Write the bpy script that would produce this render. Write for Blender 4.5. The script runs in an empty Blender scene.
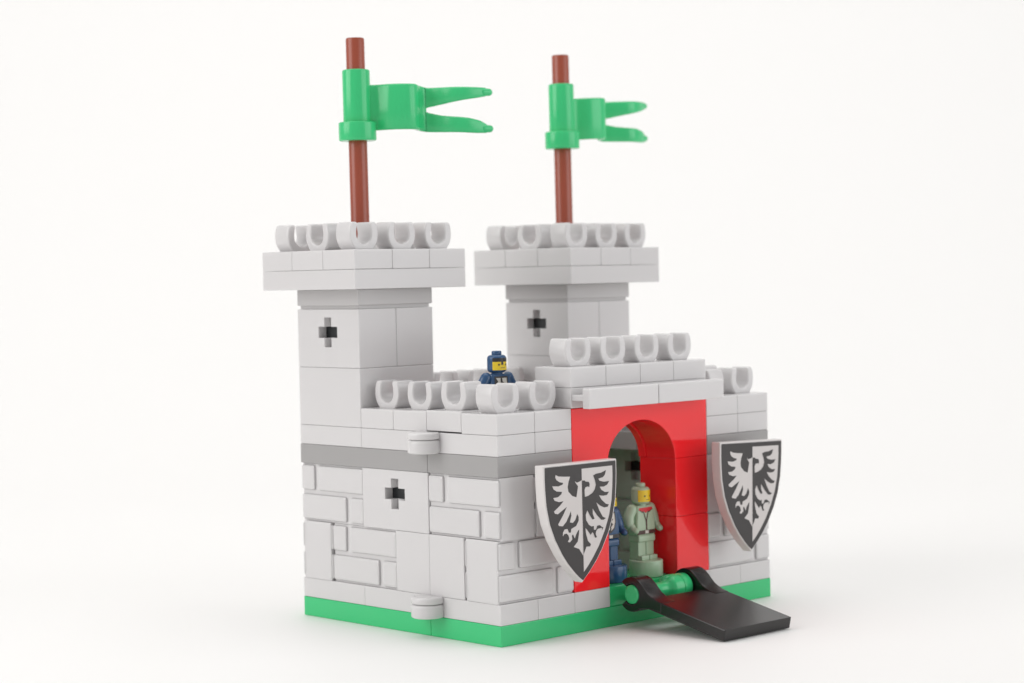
import bpy, bmesh, math, random
from math import sin, cos, pi, radians, sqrt, atan2
from mathutils import Vector, Matrix, Euler
from mathutils.geometry import tessellate_polygon

# ------------------------------------------------------------------ basics
S = 0.008                       # one stud = 8 mm; everything below is in studs
sc = bpy.context.scene
COL = sc.collection


def link(o, parent=None):
    COL.objects.link(o)
    if parent is not None:
        o.parent = parent
    return o


# ------------------------------------------------------------------ materials
def plastic(name, col, rough=0.2, vary=0.02, bump=0.0, coat=0.0, sss=0.0, spec=0.5):
    m = bpy.data.materials.new(name)
    m.use_nodes = True
    nt = m.node_tree
    b = nt.nodes['Principled BSDF']
    geo = nt.nodes.new('ShaderNodeNewGeometry')
    tc = nt.nodes.new('ShaderNodeTexCoord')
    # every moulded piece is a touch different, and slightly cloudy
    n1 = nt.nodes.new('ShaderNodeTexNoise')
    n1.inputs['Scale'].default_value = 90
    n1.inputs['Detail'].default_value = 3
    nt.links.new(tc.outputs['Object'], n1.inputs['Vector'])
    add = nt.nodes.new('ShaderNodeMath'); add.operation = 'MULTIPLY_ADD'
    nt.links.new(n1.outputs['Fac'], add.inputs[0])
    add.inputs[1].default_value = 0.5
    nt.links.new(geo.outputs['Random Per Island'], add.inputs[2])
    mr = nt.nodes.new('ShaderNodeMapRange')
    mr.inputs['From Min'].default_value = 0.0
    mr.inputs['From Max'].default_value = 1.5
    mr.inputs['To Min'].default_value = 1 - vary
    mr.inputs['To Max'].default_value = 1 + vary
    nt.links.new(add.outputs[0], mr.inputs['Value'])
    mul = nt.nodes.new('ShaderNodeVectorMath'); mul.operation = 'SCALE'
    mul.inputs[0].default_value = col
    nt.links.new(mr.outputs['Result'], mul.inputs['Scale'])
    nt.links.new(mul.outputs['Vector'], b.inputs['Base Color'])
    # roughness smudges
    n2 = nt.nodes.new('ShaderNodeTexNoise')
    n2.inputs['Scale'].default_value = 160
    n2.inputs['Detail'].default_value = 4
    nt.links.new(tc.outputs['Object'], n2.inputs['Vector'])
    r = nt.nodes.new('ShaderNodeMapRange')
    r.inputs['To Min'].default_value = rough * 0.97
    r.inputs['To Max'].default_value = rough * 1.03
    nt.links.new(n2.outputs['Fac'], r.inputs['Value'])
    nt.links.new(r.outputs['Result'], b.inputs['Roughness'])
    # gentle moulding waviness
    if bump:
        n3 = nt.nodes.new('ShaderNodeTexNoise')
        n3.inputs['Scale'].default_value = 220
        n3.inputs['Detail'].default_value = 1
        nt.links.new(tc.outputs['Object'], n3.inputs['Vector'])
        bp = nt.nodes.new('ShaderNodeBump')
        bp.inputs['Strength'].default_value = bump
        bp.inputs['Distance'].default_value = 0.0006
        nt.links.new(n3.outputs['Fac'], bp.inputs['Height'])
        nt.links.new(bp.outputs['Normal'], b.inputs['Normal'])
    b.inputs['IOR'].default_value = 1.5
    b.inputs['Specular IOR Level'].default_value = spec
    if coat:
        b.inputs['Coat Weight'].default_value = coat
        b.inputs['Coat Roughness'].default_value = 0.03
    if sss:
        b.inputs['Subsurface Weight'].default_value = sss
        b.inputs['Subsurface Radius'].default_value = (1, 1, 1)
        b.inputs['Subsurface Scale'].default_value = 0.0009
    return m


WHITE = plastic('white_plastic', (0.66, 0.647, 0.65), 0.22, 0.012, sss=0.35)
PALE = plastic('pale_grey_plastic', (0.53, 0.518, 0.518), 0.25, 0.012)
GREY = plastic('grey_plastic', (0.355, 0.347, 0.345), 0.2, 0.012)
GREEN = plastic('green_plastic', (0.042, 0.55, 0.20), 0.2, 0.03)
RED = plastic('red_plastic', (0.92, 0.02, 0.026), 0.06, 0.02, 0.0)
BLACK = plastic('black_plastic', (0.012, 0.0105, 0.0105), 0.25, 0.03, 0.006)
BROWN = plastic('brown_plastic', (0.33, 0.07, 0.038), 0.25, 0.03)
INK = plastic('black_print', (0.028, 0.024, 0.024), 0.35, 0.02, 0)
SHIELD = plastic('shield_plastic', (0.70, 0.67, 0.66), 0.25, 0.012)
PRINTW = plastic('pale_print', (0.62, 0.585, 0.575), 0.35, 0.01, 0)
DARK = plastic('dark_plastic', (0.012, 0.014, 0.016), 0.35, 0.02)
SAND = plastic('sand_green_plastic', (0.40, 0.53, 0.38), 0.25, 0.03)
BLUE = plastic('dark_blue_plastic', (0.026, 0.08, 0.185), 0.18, 0.03)
YELLOW = plastic('yellow_print', (0.80, 0.58, 0.03), 0.25, 0.02, 0)
REDP = plastic('red_print', (0.60, 0.03, 0.04), 0.3, 0.02, 0)
BROWNP = plastic('dark_brown_print', (0.07, 0.03, 0.025), 0.3, 0.02, 0)
SILVER = plastic('silver_print', (0.62, 0.6, 0.55), 0.3, 0.02, 0)


# ------------------------------------------------------------------ mesh builder
def split_ngons(b):
    for f in [f for f in b.faces if len(f.verts) > 4]:
        vs = list(f.verts); n0 = f.normal.copy(); sm = f.smooth
        b.faces.remove(f)
        for t in tessellate_polygon([[v.co for v in vs]]):
            tri = [vs[i] for i in t]
            n = (tri[1].co - tri[0].co).cross(tri[2].co - tri[0].co)
            if n.length < 1e-12:
                continue
            if n.dot(n0) < 0:
                tri.reverse()
            try:
                q = b.faces.new(tri); q.smooth = sm
            except ValueError:
                pass


rnd = random.Random(7)


class MB:
    def __init__(self):
        self.bm = bmesh.new()

    def take(self, b, mat=0, smooth=None, M=None):
        if M is not None:
            bmesh.ops.transform(b, matrix=M, verts=b.verts)
        for f in b.faces:
            f.material_index = mat
            if smooth is not None:
                f.smooth = smooth
        me = bpy.data.meshes.new('t')
        b.to_mesh(me); b.free()
        self.bm.from_mesh(me)
        bpy.data.meshes.remove(me)
        return self

    def box(self, x0, x1, y0, y1, z0, z1, bev=0.016, gap=None, mat=0, M=None, seg=2):
        g = rnd.uniform(.0015, .006) if gap is None else gap
        gz = .003 if gap is None else gap
        b = bmesh.new()
        bmesh.ops.create_cube(b, size=1)
        for v in b.verts:
            v.co = Vector(((x0 + x1) / 2 + v.co.x * (x1 - x0 - 2 * g),
                           (y0 + y1) / 2 + v.co.y * (y1 - y0 - 2 * g),
                           (z0 + z1) / 2 + v.co.z * (z1 - z0 - gz)))
        if bev:
            bmesh.ops.bevel(b, geom=list(b.edges), offset=bev, segments=seg, profile=0.6, affect='EDGES')
        return self.take(b, mat, False, M)

    def prism(self, poly, axis, a, c, bev=0.02, mat=0, smooth=False, seg=2, M=None):
        """poly: 2-D outline; axis 'x': poly=(y,z), 'y': poly=(x,z), 'z': poly=(x,y); from a to c"""
        def p3(p, t):
            return {'x': (t, p[0], p[1]), 'y': (p[0], t, p[1]), 'z': (p[0], p[1], t)}[axis]
        b = bmesh.new()
        A = [b.verts.new(p3(p, a)) for p in poly]
        C = [b.verts.new(p3(p, c)) for p in poly]
        fa = b.faces.new(A); fc = b.faces.new(C[::-1])
        n = len(poly)
        for i in range(n):
            j = (i + 1) % n
            f = b.faces.new((A[j], A[i], C[i], C[j]))
            f.smooth = smooth
        bmesh.ops.recalc_face_normals(b, faces=b.faces)
        if bev:
            es = [e for e in b.edges if (fa in e.link_faces or fc in e.link_faces)]
            bmesh.ops.bevel(b, geom=es, offset=bev, segments=seg, profile=0.6, affect='EDGES')
        b.normal_update()
        split_ngons(b)
        return self.take(b, mat, None, M)

    def lathe(self, prof, axis='z', org=(0, 0, 0), n=40, mat=0, smooth=True, M=None):
        """prof: list of (r, t) along the axis; closed with caps"""
        b = bmesh.new()
        rings = []
        for r, t in prof:
            ring = []
            for k in range(n):
                a = 2 * pi * k / n
                u, v = r * cos(a), r * sin(a)
                co = {'z': (u, v, t), 'x': (t, u, v), 'y': (u, t, v)}[axis]
                ring.append(b.verts.new(Vector(org) + Vector(co)))
            rings.append(ring)
        for p, q in zip(rings, rings[1:]):
            for k in range(n):
                f = b.faces.new((p[k], p[(k + 1) % n], q[(k + 1) % n], q[k]))
                f.smooth = smooth
        b.faces.new(rings[0][::-1]); b.faces.new(rings[-1])
        bmesh.ops.recalc_face_normals(b, faces=b.faces)
        return self.take(b, mat, None, M)

    def cyl(self, r, t0, t1, axis='z', org=(0, 0, 0), bev=0.03, n=40, mat=0, M=None):
        p = []
        for k in range(4):
            a = pi / 2 * k / 3
            p.append((r - bev + bev * sin(a), t0 + bev - bev * cos(a)))
        for k in range(4):
            a = pi / 2 * k / 3
            p.append((r - bev + bev * cos(a), t1 - bev + bev * sin(a)))
        return self.lathe(p, axis, org, n, mat, True, M)

    def tube(self, pts, rad, n=14, mat=0, M=None):
        """round-ended tapered limb through the points"""
        b = bmesh.new()
        pts = [Vector(p) for p in pts]
        P, Rr = [], []
        d0 = (pts[1] - pts[0]).normalized(); d1 = (pts[-1] - pts[-2]).normalized()
        for k in range(4):
            a = pi / 2 * (k + 0.3) / 4
            P.append(pts[0] - d0 * rad[0] * cos(a)); Rr.append(rad[0] * sin(a))
        P += pts; Rr += list(rad)
        for k in range(3, -1, -1):
            a = pi / 2 * (k + 0.3) / 4
            P.append(pts[-1] + d1 * rad[-1] * cos(a)); Rr.append(rad[-1] * sin(a))
        rings = []
        for i, (p, r) in enumerate(zip(P, Rr)):
            d = (P[min(i + 1, len(P) - 1)] - P[max(i - 1, 0)]).normalized()
            u = d.cross(Vector((0.31, 0.9, 0.2))).normalized(); v = d.cross(u)
            rings.append([b.verts.new(p + (u * cos(2 * pi * k / n) + v * sin(2 * pi * k / n)) * r) for k in range(n)])
        for p, q in zip(rings, rings[1:]):
            for k in range(n):
                b.faces.new((p[k], p[(k + 1) % n], q[(k + 1) % n], q[k]))
        b.faces.new(rings[0][::-1]); b.faces.new(rings[-1])
        bmesh.ops.recalc_face_normals(b, faces=b.faces)
        return self.take(b, mat, True, M)

    def hull(self, pts, bev=0.03, mat=0, M=None, seg=2):
        b = bmesh.new()
        for p in pts:
            b.verts.new(p)
        bmesh.ops.convex_hull(b, input=b.verts)
        bmesh.ops.dissolve_limit(b, angle_limit=radians(3), verts=b.verts, edges=b.edges)
        bmesh.ops.bevel(b, geom=list(b.edges), offset=bev, segments=seg, profile=0.5, affect='EDGES')
        return self.take(b, mat, False, M)

    def poly(self, pts3, mat=0, M=None):
        b = bmesh.new()
        b.faces.new([b.verts.new(p) for p in pts3])
        b.normal_update()
        split_ngons(b)
        return self.take(b, mat, False, M)

    def build(self, name, mats, parent=None, loc=(0, 0, 0), rotz=0.0):
        me = bpy.data.meshes.new(name)
        bmesh.ops.scale(self.bm, vec=(S, S, S), verts=self.bm.verts)
        self.bm.to_mesh(me); self.bm.free()
        if not isinstance(mats, (list, tuple)):
            mats = [mats]
        for m in mats:
            me.materials.append(m)
        flags = [p.use_smooth for p in me.polygons]
        me.set_sharp_from_angle(angle=radians(50))
        me.polygons.foreach_set('use_smooth', flags)
        o = bpy.data.objects.new(name, me)
        o.location = Vector(loc) * S
        o.rotation_euler = (0, 0, rotz)
        return link(o, parent)


def empty(name, loc=(0, 0, 0), parent=None):
    o = bpy.data.objects.new(name, None)
    o.empty_display_size = 0.01
    o.location = Vector(loc) * S
    return link(o, parent)


# ------------------------------------------------------------------ brick shapes
def masonry(mb, u0, v0, z0, along, mat=0):
    """1x2 brick with a stone-course profile on both long faces. along='y': long side runs in Y."""
    g, d = 0.005, 0.06
    def put(ua, ub, va, vb, za, zb, bev):
        if along == 'y':
            mb.box(v0 + va, v0 + vb, u0 + ua, u0 + ub, z0 + za, z0 + zb, bev, 0, mat)
        else:
            mb.box(u0 + ua, u0 + ub, v0 + va, v0 + vb, z0 + za, z0 + zb, bev, 0, mat)
    put(g, 2 - g, d, 1 - d, 0.0, 1.2 - g, 0.008)
    zl, zu = (0.04, 0.555), (0.645, 1.16)
    # seen from outside the upper course starts with the short stone on its left
    for face in (0, 1):
        va, vb = ((g, d + 0.03) if face == 0 else (1 - d - 0.03, 1 - g))
        # face 0 of an 'x' wall looks to -Y (left = small u); face 0 of a 'y' wall looks to -X (left = large u)
        left_small = (face == 0) == (along == 'x')
        for (za, zb), cut in ((zu, 0.48), (zl, 1.5)):
            c = cut if left_small else 2 - cut
            put(g, c - 0.058, va, vb, za, zb, 0.05)
            put(c + 0.058, 2 - g, va, vb, za, zb, 0.05)


HZ = 0.725                      # height of the cross hole above the brick's underside


def cross_pts(cu, cz, L=0.305, w=0.115):
    return [(cu - L, cz - w), (cu - w, cz - w), (cu - w, cz - L), (cu + w, cz - L), (cu + w, cz - w), (cu + L, cz - w),
            (cu + L, cz + w), (cu + w, cz + w), (cu + w, cz + L), (cu - w, cz + L), (cu - w, cz + w), (cu - L, cz + w)]


def slit_brick(mb, x0, y0, z0, face, mat=0, both=True):
    """1x2 brick (X depth 1, Y length 2) with a cross hole sunk into its outer face (face=-1: at x0) and its inner face"""
    g, bv, dep = 0.004, 0.016, 0.205
    b = bmesh.new()
    bmesh.ops.create_cube(b, size=1)
    for v in b.verts:
        v.co = Vector((x0 + 0.5 + v.co.x * (1 - 2 * g), y0 + 1 + v.co.y * (2 - 2 * g), z0 + 0.6 + v.co.z * (1.2 - g)))
    bmesh.ops.bevel(b, geom=list(b.edges), offset=bv, segments=2, profile=0.6, affect='EDGES')
    L, w = 0.305, 0.115
    C = cross_pts(y0 + 1, z0 + HZ)
    res = None
    arms = []
    def quad(pts):
        b.faces.new([b.verts.new(p) for p in pts])
    for fc in ((face, -face) if both else (face,)):
        b.normal_update()
        f = max((q for q in b.faces if q.normal.x * fc > 0.99), key=lambda q: q.calc_area())
        xs = f.calc_center_median().x
        ys = [v.co.y for v in f.verts]; zs = [v.co.z for v in f.verts]
        bmesh.ops.delete(b, geom=[f], context='FACES_ONLY')
        U = [min(ys), y0 + 1 - L, y0 + 1 - w, y0 + 1 + w, y0 + 1 + L, max(ys)]
        V = [min(zs), z0 + HZ - L, z0 + HZ - w, z0 + HZ + w, z0 + HZ + L, max(zs)]
        for i in range(5):
            for j in range(5):
                if not ((i == 2 and 1 <= j <= 3) or (j == 2 and 1 <= i <= 3)):
                    p = [(xs, U[i], V[j]), (xs, U[i + 1], V[j]), (xs, U[i + 1], V[j + 1]), (xs, U[i], V[j + 1])]
                    quad(p if fc > 0 else p[::-1])
        xi = xs - fc * dep
        for k in range(12):
            a, c = C[k], C[(k + 1) % 12]
            p = [(xs, a[0], a[1]), (xs, c[0], c[1]), (xi, c[0], c[1]), (xi, a[0], a[1])]
            quad(p if fc < 0 else p[::-1])
        for zs_ in (-1, 1):          # shallow upright arms
            zz = sorted((z0 + HZ + zs_ * w, z0 + HZ + zs_ * (L + .02)))
            arms.append((sorted((xs - fc * .17, xs - fc * .20)), zz))
        if res is None:
            res = (xi, y0 + 1, z0 + HZ)
    mb.take(b, mat, False)
    for xx, zz in arms:
        mb.box(xx[0], xx[1], y0 + 1 - w - .02, y0 + 1 + w + .02, zz[0], zz[1], bev=0, gap=0)
    return res


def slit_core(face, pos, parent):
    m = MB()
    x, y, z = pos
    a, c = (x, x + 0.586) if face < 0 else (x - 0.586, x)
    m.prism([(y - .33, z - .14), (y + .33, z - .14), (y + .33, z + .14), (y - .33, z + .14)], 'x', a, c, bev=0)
    return m.build('slit_backing', DARK, parent)  # near-black block closing the back of the cross hole


def clip_profile():
    out = []
    R = [(0.225, 0.0), (0.25, 0.03), (0.295, 0.085), (0.335, 0.15), (0.36, 0.22), (0.370, 0.30), (0.368, 0.37),
         (0.358, 0.44), (0.341, 0.50), (0.318, 0.545), (0.285, 0.566)]
    inn = [(0.205, 0.566), (0.172, 0.55), (0.170, 0.50), (0.184, 0.43), (0.193, 0.36)]
    n = 11
    right = R + inn
    arc = [(0.193 * cos(a), 0.315 + 0.193 * sin(a)) for a in [-pi * (k + 0.001) / n for k in range(n + 1)]]
    left = [(-x, z) for x, z in right[::-1]]
    return right + arc + left


def make_battlement(sunk=0.0):
    """1x1 tile with an upright U-shaped clip; local origin on the tile's base, clip bar along Y"""
    m = MB()
    m.box(-.5, .5, -.5, .5, 0 + sunk, .4, bev=0.015, gap=.004)
    m.prism(clip_profile(), 'y', -0.23, 0.23, bev=0.04, smooth=True, seg=3,
            M=Matrix.Translation((0, 0, 0.385)))
    o = m.build('battlement', WHITE)
    return o


_proto = []


def battlement(parent, x, y, z, along='y', rotz=0.0):
    if not _proto:
        o = make_battlement(); _proto.append(o)
    else:
        o = _proto[0].copy(); COL.objects.link(o)
    o.parent = parent
    o.location = Vector((x, y, z)) * S
    o.rotation_euler = (0, 0, rotz + (pi / 2 if along == 'x' else 0))
    return o


def studs(mb, xs, ys, z):
    for x in xs:
        for y in ys:
            mb.cyl(0.3, z - 0.01, z + 0.2, org=(x, y, 0), bev=0.02, n=24)


# ------------------------------------------------------------------ the castle
castle = empty('toy_castle')
castle['label'] = 'small white brick-built toy castle with red gate arch, black drawbridge and two green-flagged towers'
castle['category'] = 'toy castle'

# green base in two leaves, split where the hinge opens
for (ya, yb) in ((0, 2), (2, 6)):
    m = MB()
    m.box(0, 8, ya, yb, 0, .4)
    studs(m, (2.5, 3.5, 4.5, 5.5), [ya + .5 + k for k in range(yb - ya) if 1 <= ya + k < 5], .4)
    m.build('baseplate', GREEN, castle)


def side_wall(mirror):
    X = (lambda a, b: (8 - b, 8 - a)) if mirror else (lambda a, b: (a, b))
    fc = 1 if mirror else -1
    xo = X(0, 1)[0]
    m = MB()
    # bottom plates
    m.box(*X(0, 1), 4, 6, .4, .8)
    m.box(*X(0, 1), 2, 4, .4, .8)
    m.box(*X(0, 1), 0, 2, .4, .8)
    # first course of bricks
    masonry(m, 3, xo, .8, 'y')
    m.box(*X(0, 1), 2, 3, .8, 2.0)
    m.box(*X(0, 1), 1, 2, .8, 2.0)
    # second course
    masonry(m, 4, xo, 2.0, 'y')
    pos = slit_brick(m, xo, 2, 2.0, fc)
    masonry(m, 0, xo, 2.0, 'y')
    # plates above the grey band
    m.box(*X(0, 1), 0, 2, 3.6, 4.0)
    m.box(*X(0, 1), 2, 4, 3.6, 4.0)
    w = m.build('side_wall', WHITE, castle)
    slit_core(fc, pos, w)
    # grey band plates, two studs wide: they carry the wall walk
    g = MB()
    g.box(*X(0, 2), 0, 2, 3.2, 3.6)
    g.box(*X(0, 2), 2, 6, 3.2, 3.6)
    studs(g, [X(1, 2)[0] + .5], (2.5, 3.5), 3.6)
    g.build('grey_band', GREY, w)
    # swivel knuckles
    cx = 8.12 if mirror else -0.12
    for z0 in (.4, 3.6):
        h = MB()
        h.cyl(.335, z0 - 0.005, z0 + .262, org=(cx, 1.93, 0), bev=.045)
        h.cyl(.335, z0 + .268, z0 + .41, org=(cx, 1.93, 0), bev=.045)
        sx = 1 if mirror else -1
        xa, xb = sorted((cx, X(0, 1)[0 if not mirror else 1] - sx * .1))
        h.box(xa, xb, 1.68, 2.0, z0 + .268, z0 + .40, bev=.015)
        h.box(xa, xb, 2.0, 2.32, z0, z0 + .26, bev=.015)
        h.build('hinge_knuckle', WHITE, w)
    # battlements on top
    bx = X(0, 1)[0] + .5
    for y in (1.5, 2.5, 3.5):
        battlement(w, bx, y, 4.025 if y == 1.5 else 4.0, 'x')
    battlement(w, bx, .5, 4.0, 'y')
    return w


left_wall = side_wall(False)
right_wall = side_wall(True)


def front_wall(x0):
    m = MB()
    masonry(m, x0, 0, .8, 'x')
    inner = x0 + 1 if x0 == 0 else x0
    pier = 2 if x0 == 0 else 5
    m.box(inner, inner + 1, 0, 1, .4, .8)
    m.box(pier, pier + 1, 0, 1, .4, .8)
    # brick that carries the shield clip
    m.box(inner, inner + 1, 0, 1, 2.0, 3.2)
    m.box(inner, inner + 1, 0, 1, 3.6, 4.0)
    w = m.build('front_wall', WHITE, castle)
    c = MB()
    cx = inner + .5
    c.box(cx - .2, cx + .2, -.3, .02, 2.35, 2.85, bev=.03)
    c.build('shield_clip', WHITE, w)
    battlement(w, inner + .5, .5, 4.0, 'y' if x0 == 0 else 'x')
    return w


front_wall(0)
front_wall(6)

# bottom plates of the side walls' front corners were laid by the side walls; the rear wall closes the court
m = MB()
masonry(m, 0, 5, .8, 'x'); masonry(m, 6, 5, .8, 'x')
for x in (1, 3, 5):
    m.box(x, x + 2, 5, 6, .4, .8)
for x in (2, 4):
    masonry(m, x, 5, .8, 'x'); m.box(x, x + 2, 5, 6, 2.0, 3.2)
m.box(1, 2, 5, 6, 2.0, 3.2); m.box(6, 7, 5, 6, 2.0, 3.2)
m.box(2, 6, 5, 6, 3.6, 4.0)
rear = m.build('rear_wall', WHITE, castle)
g = MB(); g.box(2, 6, 4, 6, 3.2, 3.6); g.build('grey_band', GREY, rear)  # band's inner row is added, out of view, to darken the court
for x in (2.5, 3.5, 4.5, 5.5):
    battlement(rear, x, 5.5, 4.0, 'y')

# red gate: two piers of two bricks each and a one-brick arch
m = MB()
for x in (2, 5):
    for z in (.8, 2.0):
        m.box(x, x + 1, 0, 1, z, z + 1.2, bev=.018)
def arch_poly(a, b):
    p = [(2.006, 3.2), (2.006, 4.394), (5.994, 4.394), (5.994, 3.2)]
    arc = [(4 + a * cos(t), 3.2 + b * sin(t)) for t in [pi * k / 40 for k in range(41)]]
    return p + arc
m.prism(arch_poly(1.0, .855), 'y', .006, .80, bev=.016, smooth=False)
m.prism(arch_poly(.965, .82), 'y', .802, .994, bev=.016)
m.build('gate_arch', RED, castle)

# parapet over the gate: two plates with door rails, four battlements on top
m = MB()
for x in (2, 4):
    m.box(x, x + 2, 0, 1, 4.4, 4.8)
    m.box(x, x + 1.985, -.5, -.3, 4.4, 4.8, bev=.025)
    m.box(x + .02, x + 1.98, -.31, .02, 4.545, 4.67, bev=.01)
par = m.build('gate_parapet', WHITE, castle)
for x in (2.5, 3.5, 4.5, 5.5):
    battlement(par, x, .5, 4.8, 'y')

# green threshold plate and the bar the drawbridge swings on
m = MB()
m.box(3, 5, 0, 1, .4, .8)
m.box(3.52, 4.6, -.46, .02, .44, .74, bev=.03)
BY, BZ = -.5, .685
m.lathe([(.15, 3.06), (.185, 3.075), (.19, 3.1), (.19, 3.5), (.235, 3.5), (.23, 3.54), (.19, 3.6), (.16, 3.68), (.145, 3.8),
         (.145, 3.98), (.16, 4.03), (.20, 4.07), (.255, 4.12), (.268, 4.16), (.268, 4.36), (.25, 4.37), (.25, 4.39), (.262, 4.40), (.262, 4.6),
         (.25, 4.62), (.19, 4.625), (.19, 5.05), (.17, 5.06)], 'x', (0, BY, BZ), 40)
m.build('threshold', GREEN, castle)

# black drawbridge
m = MB()
sl = radians(12.2)
top = Vector((-1.0, .652)); end = Vector((-2.9, .24)); nrm = Vector((-sin(sl), cos(sl)))
th = .225
b_end = end - nrm * th; b_top = top - nrm * th
m.prism([tuple(top), tuple(end), tuple(b_end), tuple(b_top)], 'x', 3.076, 5.064, bev=.022)
def arm_poly():
    def at(r, deg):
        return (BY + r * cos(radians(deg)), BZ + r * sin(radians(deg)))
    p = [at(.345, a) for a in range(40, 136, 8)]
    p += [(-.80, .885), (-.87, .81), (-.95, .735), (-1.04, .682), (-1.15, .632), (-1.3, .592)]
    p += [(-1.28, .40), (-1.05, .43), (-.9, .44), (-.80, .43)]
    p += [at(.345, a) for a in range(232, 321, 8)]
    p += [at(.2, a) for a in range(318, 39, -8)]
    return p
for xa in (3.07, 4.66):
    m.prism(arm_poly(), 'x', xa, xa + .41, bev=.022, smooth=True)
m.build('drawbridge', BLACK, castle)


# ------------------------------------------------------------------ towers
def tower(x0, mirror, cap_rot):
    fc = -1
    m = MB()
    y0 = 4
    m.box(x0, x0 + 2, y0, y0 + 2, 3.6, 4.0)
    m.box(x0, x0 + 2, y0, y0 + 2, 4.0, 5.2)
    pos = slit_brick(m, x0, y0, 5.2, fc, both=False)
    m.box(x0 + 1, x0 + 2, y0, y0 + 2, 5.2, 6.4)
    t = m.build('tower', WHITE, castle)
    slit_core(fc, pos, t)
    cx, cy = x0 + 1, y0 + 1
    c = MB()          # grooved plate under the cap, a shade greyer
    c.box(x0 + .05, x0 + 1.95, y0 + .05, y0 + 1.95, 6.4, 6.5, bev=0)
    c.box(x0, x0 + 2, y0, y0 + 2, 6.47, 6.8)
    c.build('tower_collar', PALE, t)
    c = MB()
    c.box(-1.5, 1.5, -1.5, 1.5, 6.8, 7.2)
    c.box(-.5, .5, -.5, .5, 7.2, 7.6)
    c.build('tower_cap', WHITE, t, (cx, cy, 0), cap_rot)
    lay = [(-1, -1, 'y'), (0, -1, 'y'), (1, -1, 'y'), (-1, 0, 'x'), (1, 0, 'x'), (-1, 1, 'y'), (0, 1, 'y'), (1, 1, 'y')]
    for dx, dy, al in lay:
        px = cx + dx * cos(cap_rot) - dy * sin(cap_rot)
        py = cy + dx * sin(cap_rot) + dy * cos(cap_rot)
        battlement(t, px, py, 7.2, al, cap_rot)
    return t


tower(0, False, radians(0.3))
tower(6, True, radians(2.3))


# ------------------------------------------------------------------ flags
VR = Vector((0.7222, -0.6916, 0))          # ground direction running across the picture
VF = Vector((0.6916, 0.7222, 0))           # ground direction running away from the viewer


def catmull(P, n):
    out = []
    Q = [P[0] * 2 - P[1]] + P + [P[-1] * 2 - P[-2]]
    for i in range(1, len(Q) - 2):
        for k in range(n):
            t = k / n
            a, b, c, d = Q[i - 1], Q[i], Q[i + 1], Q[i + 2]
            out.append(0.5 * ((2 * b) + (c - a) * t + (2 * a - 5 * b + 4 * c - d) * t * t + (3 * b - a - 3 * c + d) * t ** 3))
    out.append(P[-1])
    return out


def lerp_tab(tab, x):
    if x <= tab[0][0]:
        return tab[0][1]
    for (a, u), (b, v) in zip(tab, tab[1:]):
        if x <= b:
            return u + (v - u) * (x - a) / (b - a)
    return tab[-1][1]


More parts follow.
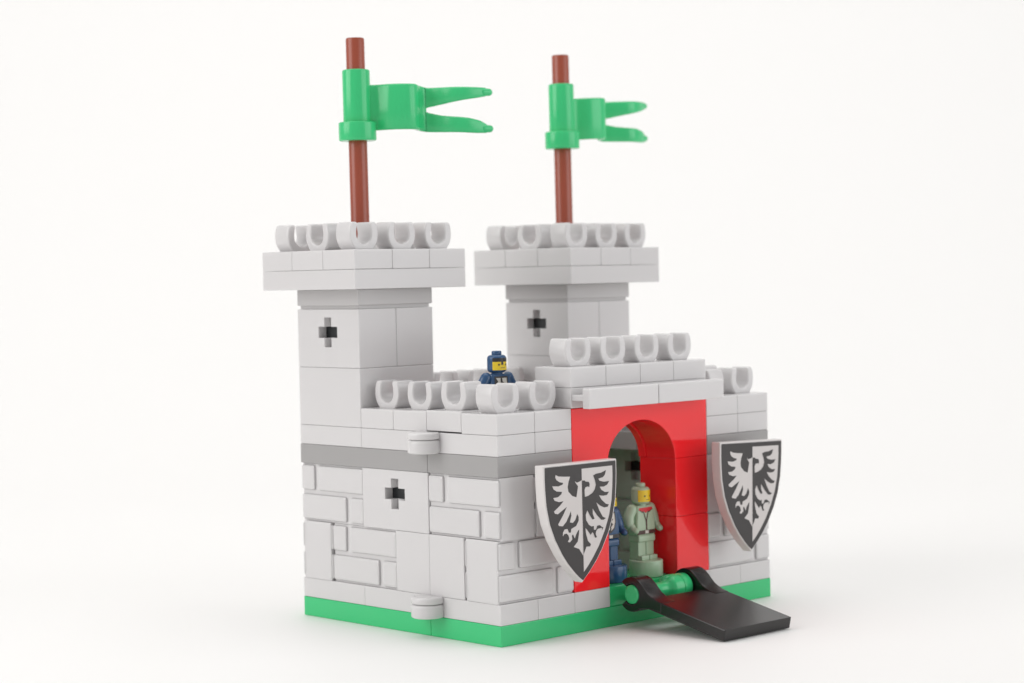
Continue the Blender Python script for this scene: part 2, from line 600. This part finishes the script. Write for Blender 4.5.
def flag(cx, cy, yaw, lean, rise):
    f = empty('flag', (cx, cy, 7.2), castle)
    p = MB()
    p.lathe([(.14, 0), (.195, .0), (.195, 4.77), (.18, 4.80), (.05, 4.80)], n=32)
    pole = p.build('flagpole', BROWN, f)
    q = MB()
    z = 7.2
    q.cyl(.288, 10.2 - z, 11.345 - z, bev=.035)
    q.cyl(.392, 9.872 - z, 10.262 - z, bev=.03)
    # waving cloth, seen from above: across the picture, away from the viewer
    raw = [(.12, .0), (.42, .05), (.75, -.09), (1.07, -.06), (1.21, .08), (1.25, .27), (1.42, .42), (1.75, .32), (2.1, .20), (2.42, .30), (2.66, .46)]
    base = catmull([Vector((a, b, 0)) for a, b in raw], 6)
    path = [VR * (v.x * cos(yaw) - v.y * sin(yaw)) + VF * (v.x * sin(yaw) + v.y * cos(yaw)) for v in base]
    xs = [v.x for v in base]
    for i in range(1, len(xs)):
        xs[i] = max(xs[i], xs[i - 1] + 1e-4)
    xt = xs[-1]
    up = lambda x: rise * max(0.0, x - .3) / xt

    def strip(i0, i1, zl, zh, th):
        b = bmesh.new()
        rings = []
        for i in range(i0, i1 + 1):
            d = (path[min(i + 1, len(path) - 1)] - path[max(i - 1, 0)]).normalized()
            nn = Vector((-d.y, d.x, 0))
            x = xs[i]
            a, c, t = zl(x) + up(x), zh(x) + up(x), th(x) / 2
            e = min(.045, (c - a) * .3)
            prof = [(-t, a + e), (-t, c - e), (-t * .8, c - e * .35), (-t * .4, c), (t * .4, c), (t * .8, c - e * .35), (t, c - e), (t, a + e), (t * .8, a + e * .35), (t * .4, a), (-t * .4, a), (-t * .8, a + e * .35)]
            rings.append([b.verts.new(path[i] + nn * w + Vector((0, 0, h - z))) for w, h in prof])
        for p0, p1 in zip(rings, rings[1:]):
            for k in range(len(p0)):
                b.faces.new((p0[k], p0[(k + 1) % len(p0)], p1[(k + 1) % len(p0)], p1[k]))
        b.faces.new(rings[0][::-1]); b.faces.new(rings[-1])
        bmesh.ops.recalc_face_normals(b, faces=b.faces)
        q.take(b, 0, True)

    ia = max(i for i in range(len(xs)) if xs[i] < 1.40)
    xa = xs[ia]
    thick = lambda x: .13 if x < xa else .13 - .02 * (x - xa) / (xt - xa)
    hi = lambda x: lerp_tab([(1.2, 11.03), (1.45, 10.97), (xt, 10.95)], x)
    lo = lambda x: lerp_tab([(1.2, 10.085), (1.45, 10.045), (xt - .2, 9.995), (xt, 10.0)], x)
    strip(0, ia + 1, lo, hi, thick)
    up_lo = [(xa, 10.505), (xa + .05, 10.555), (2.0, 10.65), (2.5, 10.73), (xt, 10.765)]
    dn_hi = [(xa, 10.525), (xa + .05, 10.46), (1.75, 10.38), (2.0, 10.345), (2.3, 10.315), (2.53, 10.26), (xt, 10.19)]
    strip(ia, len(path) - 1, lambda x: lerp_tab(up_lo, x), hi, thick)
    strip(ia, len(path) - 1, lo, lambda x: lerp_tab(dn_hi, x), thick)
    d = (path[-1] - path[-2]).normalized()
    for zc in (10.855 + rise - z, 10.09 + rise - z):
        q.tube([path[-1] - d * .05 + Vector((0, 0, zc)), path[-1] + d * .10 + Vector((0, 0, zc))], (.085, .078))
    q.build('pennant', GREEN, f)
    # the pole stands a touch out of true
    ax = VF
    f.rotation_euler = Matrix.Rotation(lean, 3, ax).to_euler()
    return f


flag(1 - .035, 5 + .034, radians(0), radians(-0.35), 0.0)
flag(7 - .02, 5 + .02, radians(33.3), radians(-0.3), 0.10)

# ------------------------------------------------------------------ shields
HALF = [(.955, -.012), (.966, -.03), (.967, -.25), (.958, -.45), (.93, -.75), (.85, -1.09), (.72, -1.39), (.535, -1.69), (.39, -1.875), (.2, -2.07), (.09, -2.165)]
EAGLE_LEFT = [(0.016,-0.318),(-0.036,-0.338),(-0.115,-0.356),(-0.172,-0.322),(-0.138,-0.37),(-0.087,-0.423),(-0.105,-0.503),(-0.136,-0.632),(-0.249,-0.598),(-0.351,-0.506),(-0.367,-0.418),(-0.341,-0.317),(-0.296,-0.225),(-0.476,-0.213),(-0.61,-0.197),(-0.682,-0.165),(-0.695,-0.208),(-0.666,-0.26),(-0.587,-0.307),(-0.487,-0.328),(-0.498,-0.357),(-0.609,-0.385),(-0.776,-0.371),(-0.747,-0.43),(-0.664,-0.477),(-0.519,-0.495),(-0.541,-0.54),(-0.63,-0.587),(-0.759,-0.595),(-0.719,-0.648),(-0.607,-0.682),(-0.485,-0.676),(-0.585,-0.755),(-0.744,-0.848),(-0.718,-0.893),(-0.64,-0.909),(-0.54,-0.859),(-0.399,-0.791),(-0.494,-0.93),(-0.639,-1.103),(-0.616,-1.133),(-0.516,-1.149),(-0.426,-1.079),(-0.337,-0.953),(-0.293,-0.882),(-0.281,-0.97),(-0.325,-1.092),(-0.246,-1.11),(-0.179,-1.063),(-0.123,-0.95),(-0.084,-1.01),(-0.088,-1.083),(-0.156,-1.178),(-0.291,-1.221),(-0.302,-1.289),(-0.358,-1.286),(-0.392,-1.211),(-0.47,-1.214),(-0.515,-1.269),(-0.519,-1.342),(-0.481,-1.3),(-0.414,-1.297),(-0.369,-1.336),(-0.346,-1.403),(-0.391,-1.455),(-0.334,-1.473),(-0.267,-1.422),(-0.279,-1.349),(-0.245,-1.329),(-0.199,-1.412),(-0.166,-1.341),(-0.11,-1.271),(-0.076,-1.251),(-0.087,-1.346),(-0.12,-1.475),(-0.232,-1.57),(-0.176,-1.591),(-0.085,-1.623),(-0.028,-1.7),(0.029,-1.765)]
EAGLE_RIGHT = [(0.021,-0.326),(0.089,-0.329),(0.124,-0.355),(0.204,-0.363),(0.231,-0.408),(0.216,-0.466),(0.181,-0.45),(0.113,-0.461),(0.086,-0.511),(0.091,-0.643),(0.182,-0.633),(0.297,-0.587),(0.365,-0.524),(0.399,-0.437),(0.376,-0.348),(0.329,-0.251),(0.409,-0.225),(0.548,-0.216),(0.687,-0.177),(0.652,-0.264),(0.595,-0.306),(0.468,-0.326),(0.503,-0.368),(0.618,-0.396),(0.77,-0.395),(0.712,-0.459),(0.619,-0.489),(0.503,-0.483),(0.55,-0.547),(0.643,-0.596),(0.759,-0.601),(0.701,-0.658),(0.597,-0.665),(0.481,-0.647),(0.551,-0.739),(0.667,-0.826),(0.749,-0.845),(0.714,-0.887),(0.621,-0.893),(0.505,-0.847),(0.401,-0.776),(0.483,-0.938),(0.576,-1.068),(0.658,-1.102),(0.6,-1.128),(0.53,-1.124),(0.414,-1.022),(0.298,-0.884),(0.299,-0.987),(0.346,-1.085),(0.288,-1.096),(0.219,-1.012),(0.15,-0.906),(0.105,-0.991),(0.117,-1.094),(0.186,-1.186),(0.255,-1.226),(0.323,-1.223),(0.324,-1.297),(0.381,-1.3),(0.415,-1.228),(0.485,-1.221),(0.554,-1.266),(0.543,-1.331),(0.586,-1.277),(0.427,-1.288),(0.382,-1.329),(0.37,-1.387),(0.405,-1.448),(0.348,-1.452),(0.313,-1.369),(0.278,-1.338),(0.233,-1.387),(0.198,-1.348),(0.129,-1.271),(0.09,-1.239),(0.107,-1.357),(0.153,-1.492),(0.234,-1.563),(0.211,-1.605),(0.108,-1.599),(0.074,-1.662),(0.034,-1.733)]
FIELD = [(0.018,-0.1),(0.866,-0.1),(0.869,-0.3),(0.858,-0.5),(0.83,-0.76),(0.755,-1.05),(0.63,-1.33),(0.46,-1.61),(0.30,-1.81),(0.15,-1.97),(0.03,-2.075)]


def shield(cx, cz, roll):
    yf = 0.0
    full = [(-x, z) for x, z in HALF[::-1]] + HALF
    rim = []
    for x, z in full:
        k = 1 + .036 / .967
        rim.append((x * k, z * 1.012 + (.036 if z > -.04 else 0)))
    rim = rim[:len(HALF)] + rim[len(HALF):]
    tip = (0.0, -2.275)
    rim = rim + [tip]
    # order: left side bottom -> top, right side top -> bottom, tip
    m = MB()
    m.prism(rim, 'y', yf, yf + .235, bev=.03, seg=3)
    sh = m.build('shield', SHIELD, castle, (cx, -.705, cz))
    e = MB()
    e1, e2, e3 = -.004, -.008, -.012
    blk = full + [(0.01, -2.235)]
    e.poly([(x, yf + e1, z) for x, z in blk[::-1]], 0)
    e.poly([(x, yf + e2, z) for x, z in FIELD[::-1]], 1)
    e.poly([(min(x, 0.022), yf + e2, z) for x, z in EAGLE_LEFT], 1)
    e.poly([(max(x, 0.02), yf + e3, z) for x, z in EAGLE_RIGHT[::-1]], 0)
    em = e.build('emblem', [INK, PRINTW], sh)
    me = em.data
    bmn = bmesh.new(); bmn.from_mesh(me)
    for f in bmn.faces:
        if f.normal.y > 0:
            f.normal_flip()
    bmn.to_mesh(me); bmn.free()
    # handle on the back that snaps into the wall clip
    h = MB()
    h.cyl(.16, -1.25, -.45, org=(0, .36, 0), bev=.03, n=20)
    h.build('handle', SHIELD, sh)
    sh.rotation_euler = (0, roll, 0)
    return sh


shield(1.507, 3.402, radians(0.1))
shield(6.59, 3.46, radians(1.85))


# ------------------------------------------------------------------ little figures
def face_patch(m, r, a0, a1, z0, z1, mat, off=.004, n=16, aim=-pi / 2):
    b = bmesh.new()
    rows = []
    for z in (z0, z1):
        rows.append([b.verts.new(((r + off) * cos(aim + a0 + (a1 - a0) * k / n), (r + off) * sin(aim + a0 + (a1 - a0) * k / n), z)) for k in range(n + 1)])
    for k in range(n):
        f = b.faces.new((rows[0][k], rows[0][k + 1], rows[1][k + 1], rows[1][k]))
    m.take(b, mat, True)


def figure(x, y, z, mat, kind, rot=0.0, hs=0.0):
    m = MB()
    HM = Matrix.Translation((-.02 if hs > 0 else 0, hs, 0))
    # feet, legs, hips
    for s in (-1, 1):
        xa, xb = sorted((s * .008, s * .235))
        m.box(xa, xb, -.23, .12, .335, .43, bev=.02, gap=0)
        m.box(xa, xb, -.13, .12, .40, .78, bev=.02, gap=0)
        m.tube([(s * .275, .0, 1.37), (s * .355, .015, 1.23), (s * .385, -.03, 1.08)], (.115, .12, .1))
        m.tube([(s * .375, -.03, 1.09), (s * .37, -.13, .99)], (.08, .07))
        m.tube([(s * .368, -.15, .975), (s * .362, -.19, .955)], (.07, .066))
    m.hull([(a, b, c) for a in (-.25, .25) for b, c in ((-.17, .70), (.14, .70), (-.17, .82), (.14, .85), (-.15, .85))], .03)
    m.hull([(a * .265, b, .84) for a in (-1, 1) for b in (-.15, .13)] + [(a * .225, b, 1.45) for a in (-1, 1) for b in (-.125, .115)] +
           [(a * .275, b, 1.0) for a in (-1, 1) for b in (-.152, .132)], .03)
    # neck, head and the stud on its crown
    m.cyl(.115, 1.42, 1.52, bev=.01, n=24)
    prof = []
    R, z0, z1, bv = .192, 1.475, 1.825, .075
    for k in range(7):
        a = pi / 2 * k / 6
        prof.append((R - bv + bv * sin(a), z0 + bv - bv * cos(a)))
    for k in range(7):
        a = pi / 2 * k / 6
        prof.append((R - bv + bv * cos(a), z1 - bv + bv * sin(a)))
    m.lathe(prof, n=36, M=HM)
    m.cyl(.1, 1.81, 1.905, bev=.025, n=24, M=HM)
    back = Vector((0, .12, 0)); back.rotate(Euler((0, 0, rot)))
    body = m.build('toy_figure', mat, None, Vector((x, y, z)) + back, rot)
    # pedestal
    p = MB(); p.cyl(.345, 0, .34, bev=.025, n=48)
    p.build('pedestal', mat, body, (0, -.12, 0))
    # face print
    f = MB()
    w = radians(63)
    if kind == 'green':
        face_patch(f, .192, -w, w, 1.525, 1.765, 0)
        eyes, brow = ((-.36, 1.645), (.36, 1.645)), False
    else:
        face_patch(f, .192, -w, w, 1.525, 1.69, 0)
        face_patch(f, .192, -w, w, 1.69, 1.765, 1, .004)
        face_patch(f, .192, -.18, .06, 1.63, 1.69, 1, .007, 5)
        eyes = ((-.42, 1.635), (.42, 1.635))
    for a, ze in eyes:
        face_patch(f, .192, a - .085, a + .085, ze - .016, ze + .016, 1, .008, 4)
    face_patch(f, .192, -.25, .25, 1.567, 1.576, 1, .008, 6)
    bmesh.ops.transform(f.bm, matrix=HM, verts=f.bm.verts)
    f.build('face', [YELLOW, INK], body)
    # torso print
    c = MB()
    def yq(zz):                                   # front plane of the torso at this height
        if zz < 1.0:
            return -.150 - .002 * (zz - .84) / .16
        return -.152 + .027 * (zz - 1.0) / .45
    def pr(poly, mt, off):
        kx = 1.28 if kind == 'green' else 1.0
        c.poly([(px * kx, yq(pz) - off, pz) for px, pz in poly], mt)
    if kind == 'green':
        pr([(-.15, 1.405), (.15, 1.405), (.165, 1.36), (.12, 1.345), (.085, 1.32), (.04, 1.325), (0, 1.29), (-.04, 1.325), (-.085, 1.32), (-.12, 1.345), (-.165, 1.36)], 0, .006)
        pr([(-.17, 1.362), (-.12, 1.335), (-.085, 1.305), (-.06, 1.31), (-.015, 1.13), (-.012, .95), (.012, .95), (.015, 1.13), (.06, 1.31), (.085, 1.305), (.12, 1.335), (.17, 1.362), (.12, 1.352), (.085, 1.326), (.05, 1.33), (.006, 1.17), (-.006, 1.17), (-.05, 1.33), (-.085, 1.326), (-.12, 1.352)], 1, .009)
    else:
        pr([(-.16, 1.40), (.16, 1.40), (.17, 1.2), (.12, 1.05), (0, .97), (-.12, 1.05), (-.17, 1.2)], 1, .006)
        pr([(-.13, 1.37), (-.02, 1.37), (-.02, 1.03), (-.09, 1.09), (-.06, 1.17), (-.125, 1.15), (-.08, 1.23), (-.14, 1.24), (-.08, 1.30)], 2, .009)
        pr([(.02, 1.37), (.13, 1.37), (.14, 1.2), (.10, 1.08), (.02, 1.02), (.02, 1.1), (.08, 1.15), (.03, 1.2), (.09, 1.25), (.03, 1.3)], 2, .009)
    c.build('torso_print', [REDP, BROWNP if kind == 'green' else INK, SILVER], body)
    k = MB()
    k.box(-.262, .262, -.158, .14, 0.862, .945, bev=.008, gap=0)
    k.box(-.05, .05, -.166, -.15, .872, .935, bev=.006, gap=0, mat=1)
    k.build('belt', [BROWNP if kind == 'green' else INK, SILVER], body)
    body['category'] = 'toy figure'
    body['group'] = 'small toy figures on pedestals'
    return body


a = figure(4.57, .47, .8, SAND, 'green')
a['label'] = 'sand green toy figure with yellow face and red collar standing in the red gateway'
b_ = figure(3.53, .5, .8, BLUE, 'blue', 0, -.07)
b_['label'] = 'dark blue toy figure in the red gateway, half hidden behind the eagle shield'
c_ = figure(1.47, 1.42, 3.625, BLUE, 'blue', radians(-6))
c_['label'] = 'dark blue toy figure with yellow face looking out over the white battlements'

# ------------------------------------------------------------------ studio sweep
m = bpy.data.materials.new('studio_paper'); m.use_nodes = True
nt = m.node_tree; bs = nt.nodes['Principled BSDF']
bs.inputs['Base Color'].default_value = (0.86, 0.855, 0.846, 1)
bs.inputs['Roughness'].default_value = 0.55
bs.inputs['Specular IOR Level'].default_value = 0.3
tcn = nt.nodes.new('ShaderNodeTexCoord')
nn = nt.nodes.new('ShaderNodeTexNoise'); nn.inputs['Scale'].default_value = 900; nn.inputs['Detail'].default_value = 5
nt.links.new(tcn.outputs['Object'], nn.inputs['Vector'])
bp = nt.nodes.new('ShaderNodeBump'); bp.inputs['Strength'].default_value = 0.05; bp.inputs['Distance'].default_value = 0.0003
nt.links.new(nn.outputs['Fac'], bp.inputs['Height']); nt.links.new(bp.outputs['Normal'], bs.inputs['Normal'])
PAPER = m
bm = bmesh.new()
prof = [(-0.75, 0.0), (-0.3, 0), (0, 0), (0.18, 0)]
rc, c0 = 0.28, 0.18
for k in range(1, 25):
    t = pi / 2 * k / 24
    prof.append((c0 + rc * sin(t), rc - rc * cos(t)))
prof += [(c0 + rc, 0.6), (c0 + rc, 1.0)]
cen = Vector((4, 3, 0)) * S
wid = [-0.9, -0.4, 0, 0.4, 0.9]
grid = [[bm.verts.new(cen + VF * d + VR * w + Vector((0, 0, h))) for w in wid] for d, h in prof]
for r0, r1 in zip(grid, grid[1:]):
    for k in range(len(wid) - 1):
        f = bm.faces.new((r0[k], r0[k + 1], r1[k + 1], r1[k])); f.smooth = True
me = bpy.data.meshes.new('backdrop'); bm.to_mesh(me); bm.free()
me.materials.append(PAPER)
bd = link(bpy.data.objects.new('backdrop', me))
bd['kind'] = 'structure'
bd['label'] = 'seamless white paper sweep under and behind the castle'


# ------------------------------------------------------------------ lamps
def softbox(name, loc, aim, size, power, col=(1, 1, 1), sizey=None):
    l = bpy.data.lights.new(name, 'AREA')
    l.energy = power; l.color = col
    l.shape = 'RECTANGLE' if sizey else 'SQUARE'
    l.size = size
    if sizey:
        l.size_y = sizey
    o = link(bpy.data.objects.new(name, l))
    o.location = loc
    o.rotation_euler = (Vector(aim) - Vector(loc)).to_track_quat('-Z', 'Y').to_euler()
    return o


C0 = Vector((4 * S, 3 * S, 0.02))
softbox('overhead_softbox', C0 + Vector((0, 0, 0.62)) + VF * 0.05, C0, 0.7, 1.75, (1, .987, .975))
softbox('left_softbox', C0 - VR * 0.55 - VF * 0.22 + Vector((0, 0, 0.28)), C0 + Vector((0, 0, .02)), 0.45, 1.85, (1, .986, .976))
softbox('right_softbox', C0 + VR * 0.68 - VF * 0.22 + Vector((0, 0, 0.17)), C0 + Vector((0, 0, .03)), 0.6, 2.0, (.985, .99, 1))
softbox('backdrop_light', C0 + VF * 0.1 + Vector((0, 0, 0.75)), C0 + VF * 0.45 + Vector((0, 0, .15)), 0.9, 0.45, (1, .99, .98), 0.3)

w = bpy.data.worlds.new('World'); sc.world = w; w.use_nodes = True
w.node_tree.nodes['Background'].inputs['Color'].default_value = (1, .99, .982, 1)
w.node_tree.nodes['Background'].inputs['Strength'].default_value = 0.42

# ------------------------------------------------------------------ camera
cam = bpy.data.cameras.new('camera')
cam.sensor_width = 36
cam.lens = 36 * 2065.2 / 1024
cam.clip_start = 0.01; cam.clip_end = 20
cam.dof.use_dof = True
cam.dof.focus_distance = 39.6 * S
cam.dof.aperture_fstop = 30
co = link(bpy.data.objects.new('camera', cam))
co.location = Vector((-26.54221, -28.20902, 6.98155)) * S
co.rotation_euler = (1.539592, 0.0205585, -0.7638427)
sc.camera = co

sc.view_settings.view_transform = 'Standard'
sc.view_settings.look = 'None'
sc.view_settings.exposure = 0.07
sc.view_settings.gamma = 1
sc.cycles.use_denoising = True
sc.cycles.max_bounces = 10
sc.cycles.diffuse_bounces = 6
sc.cycles.glossy_bounces = 5
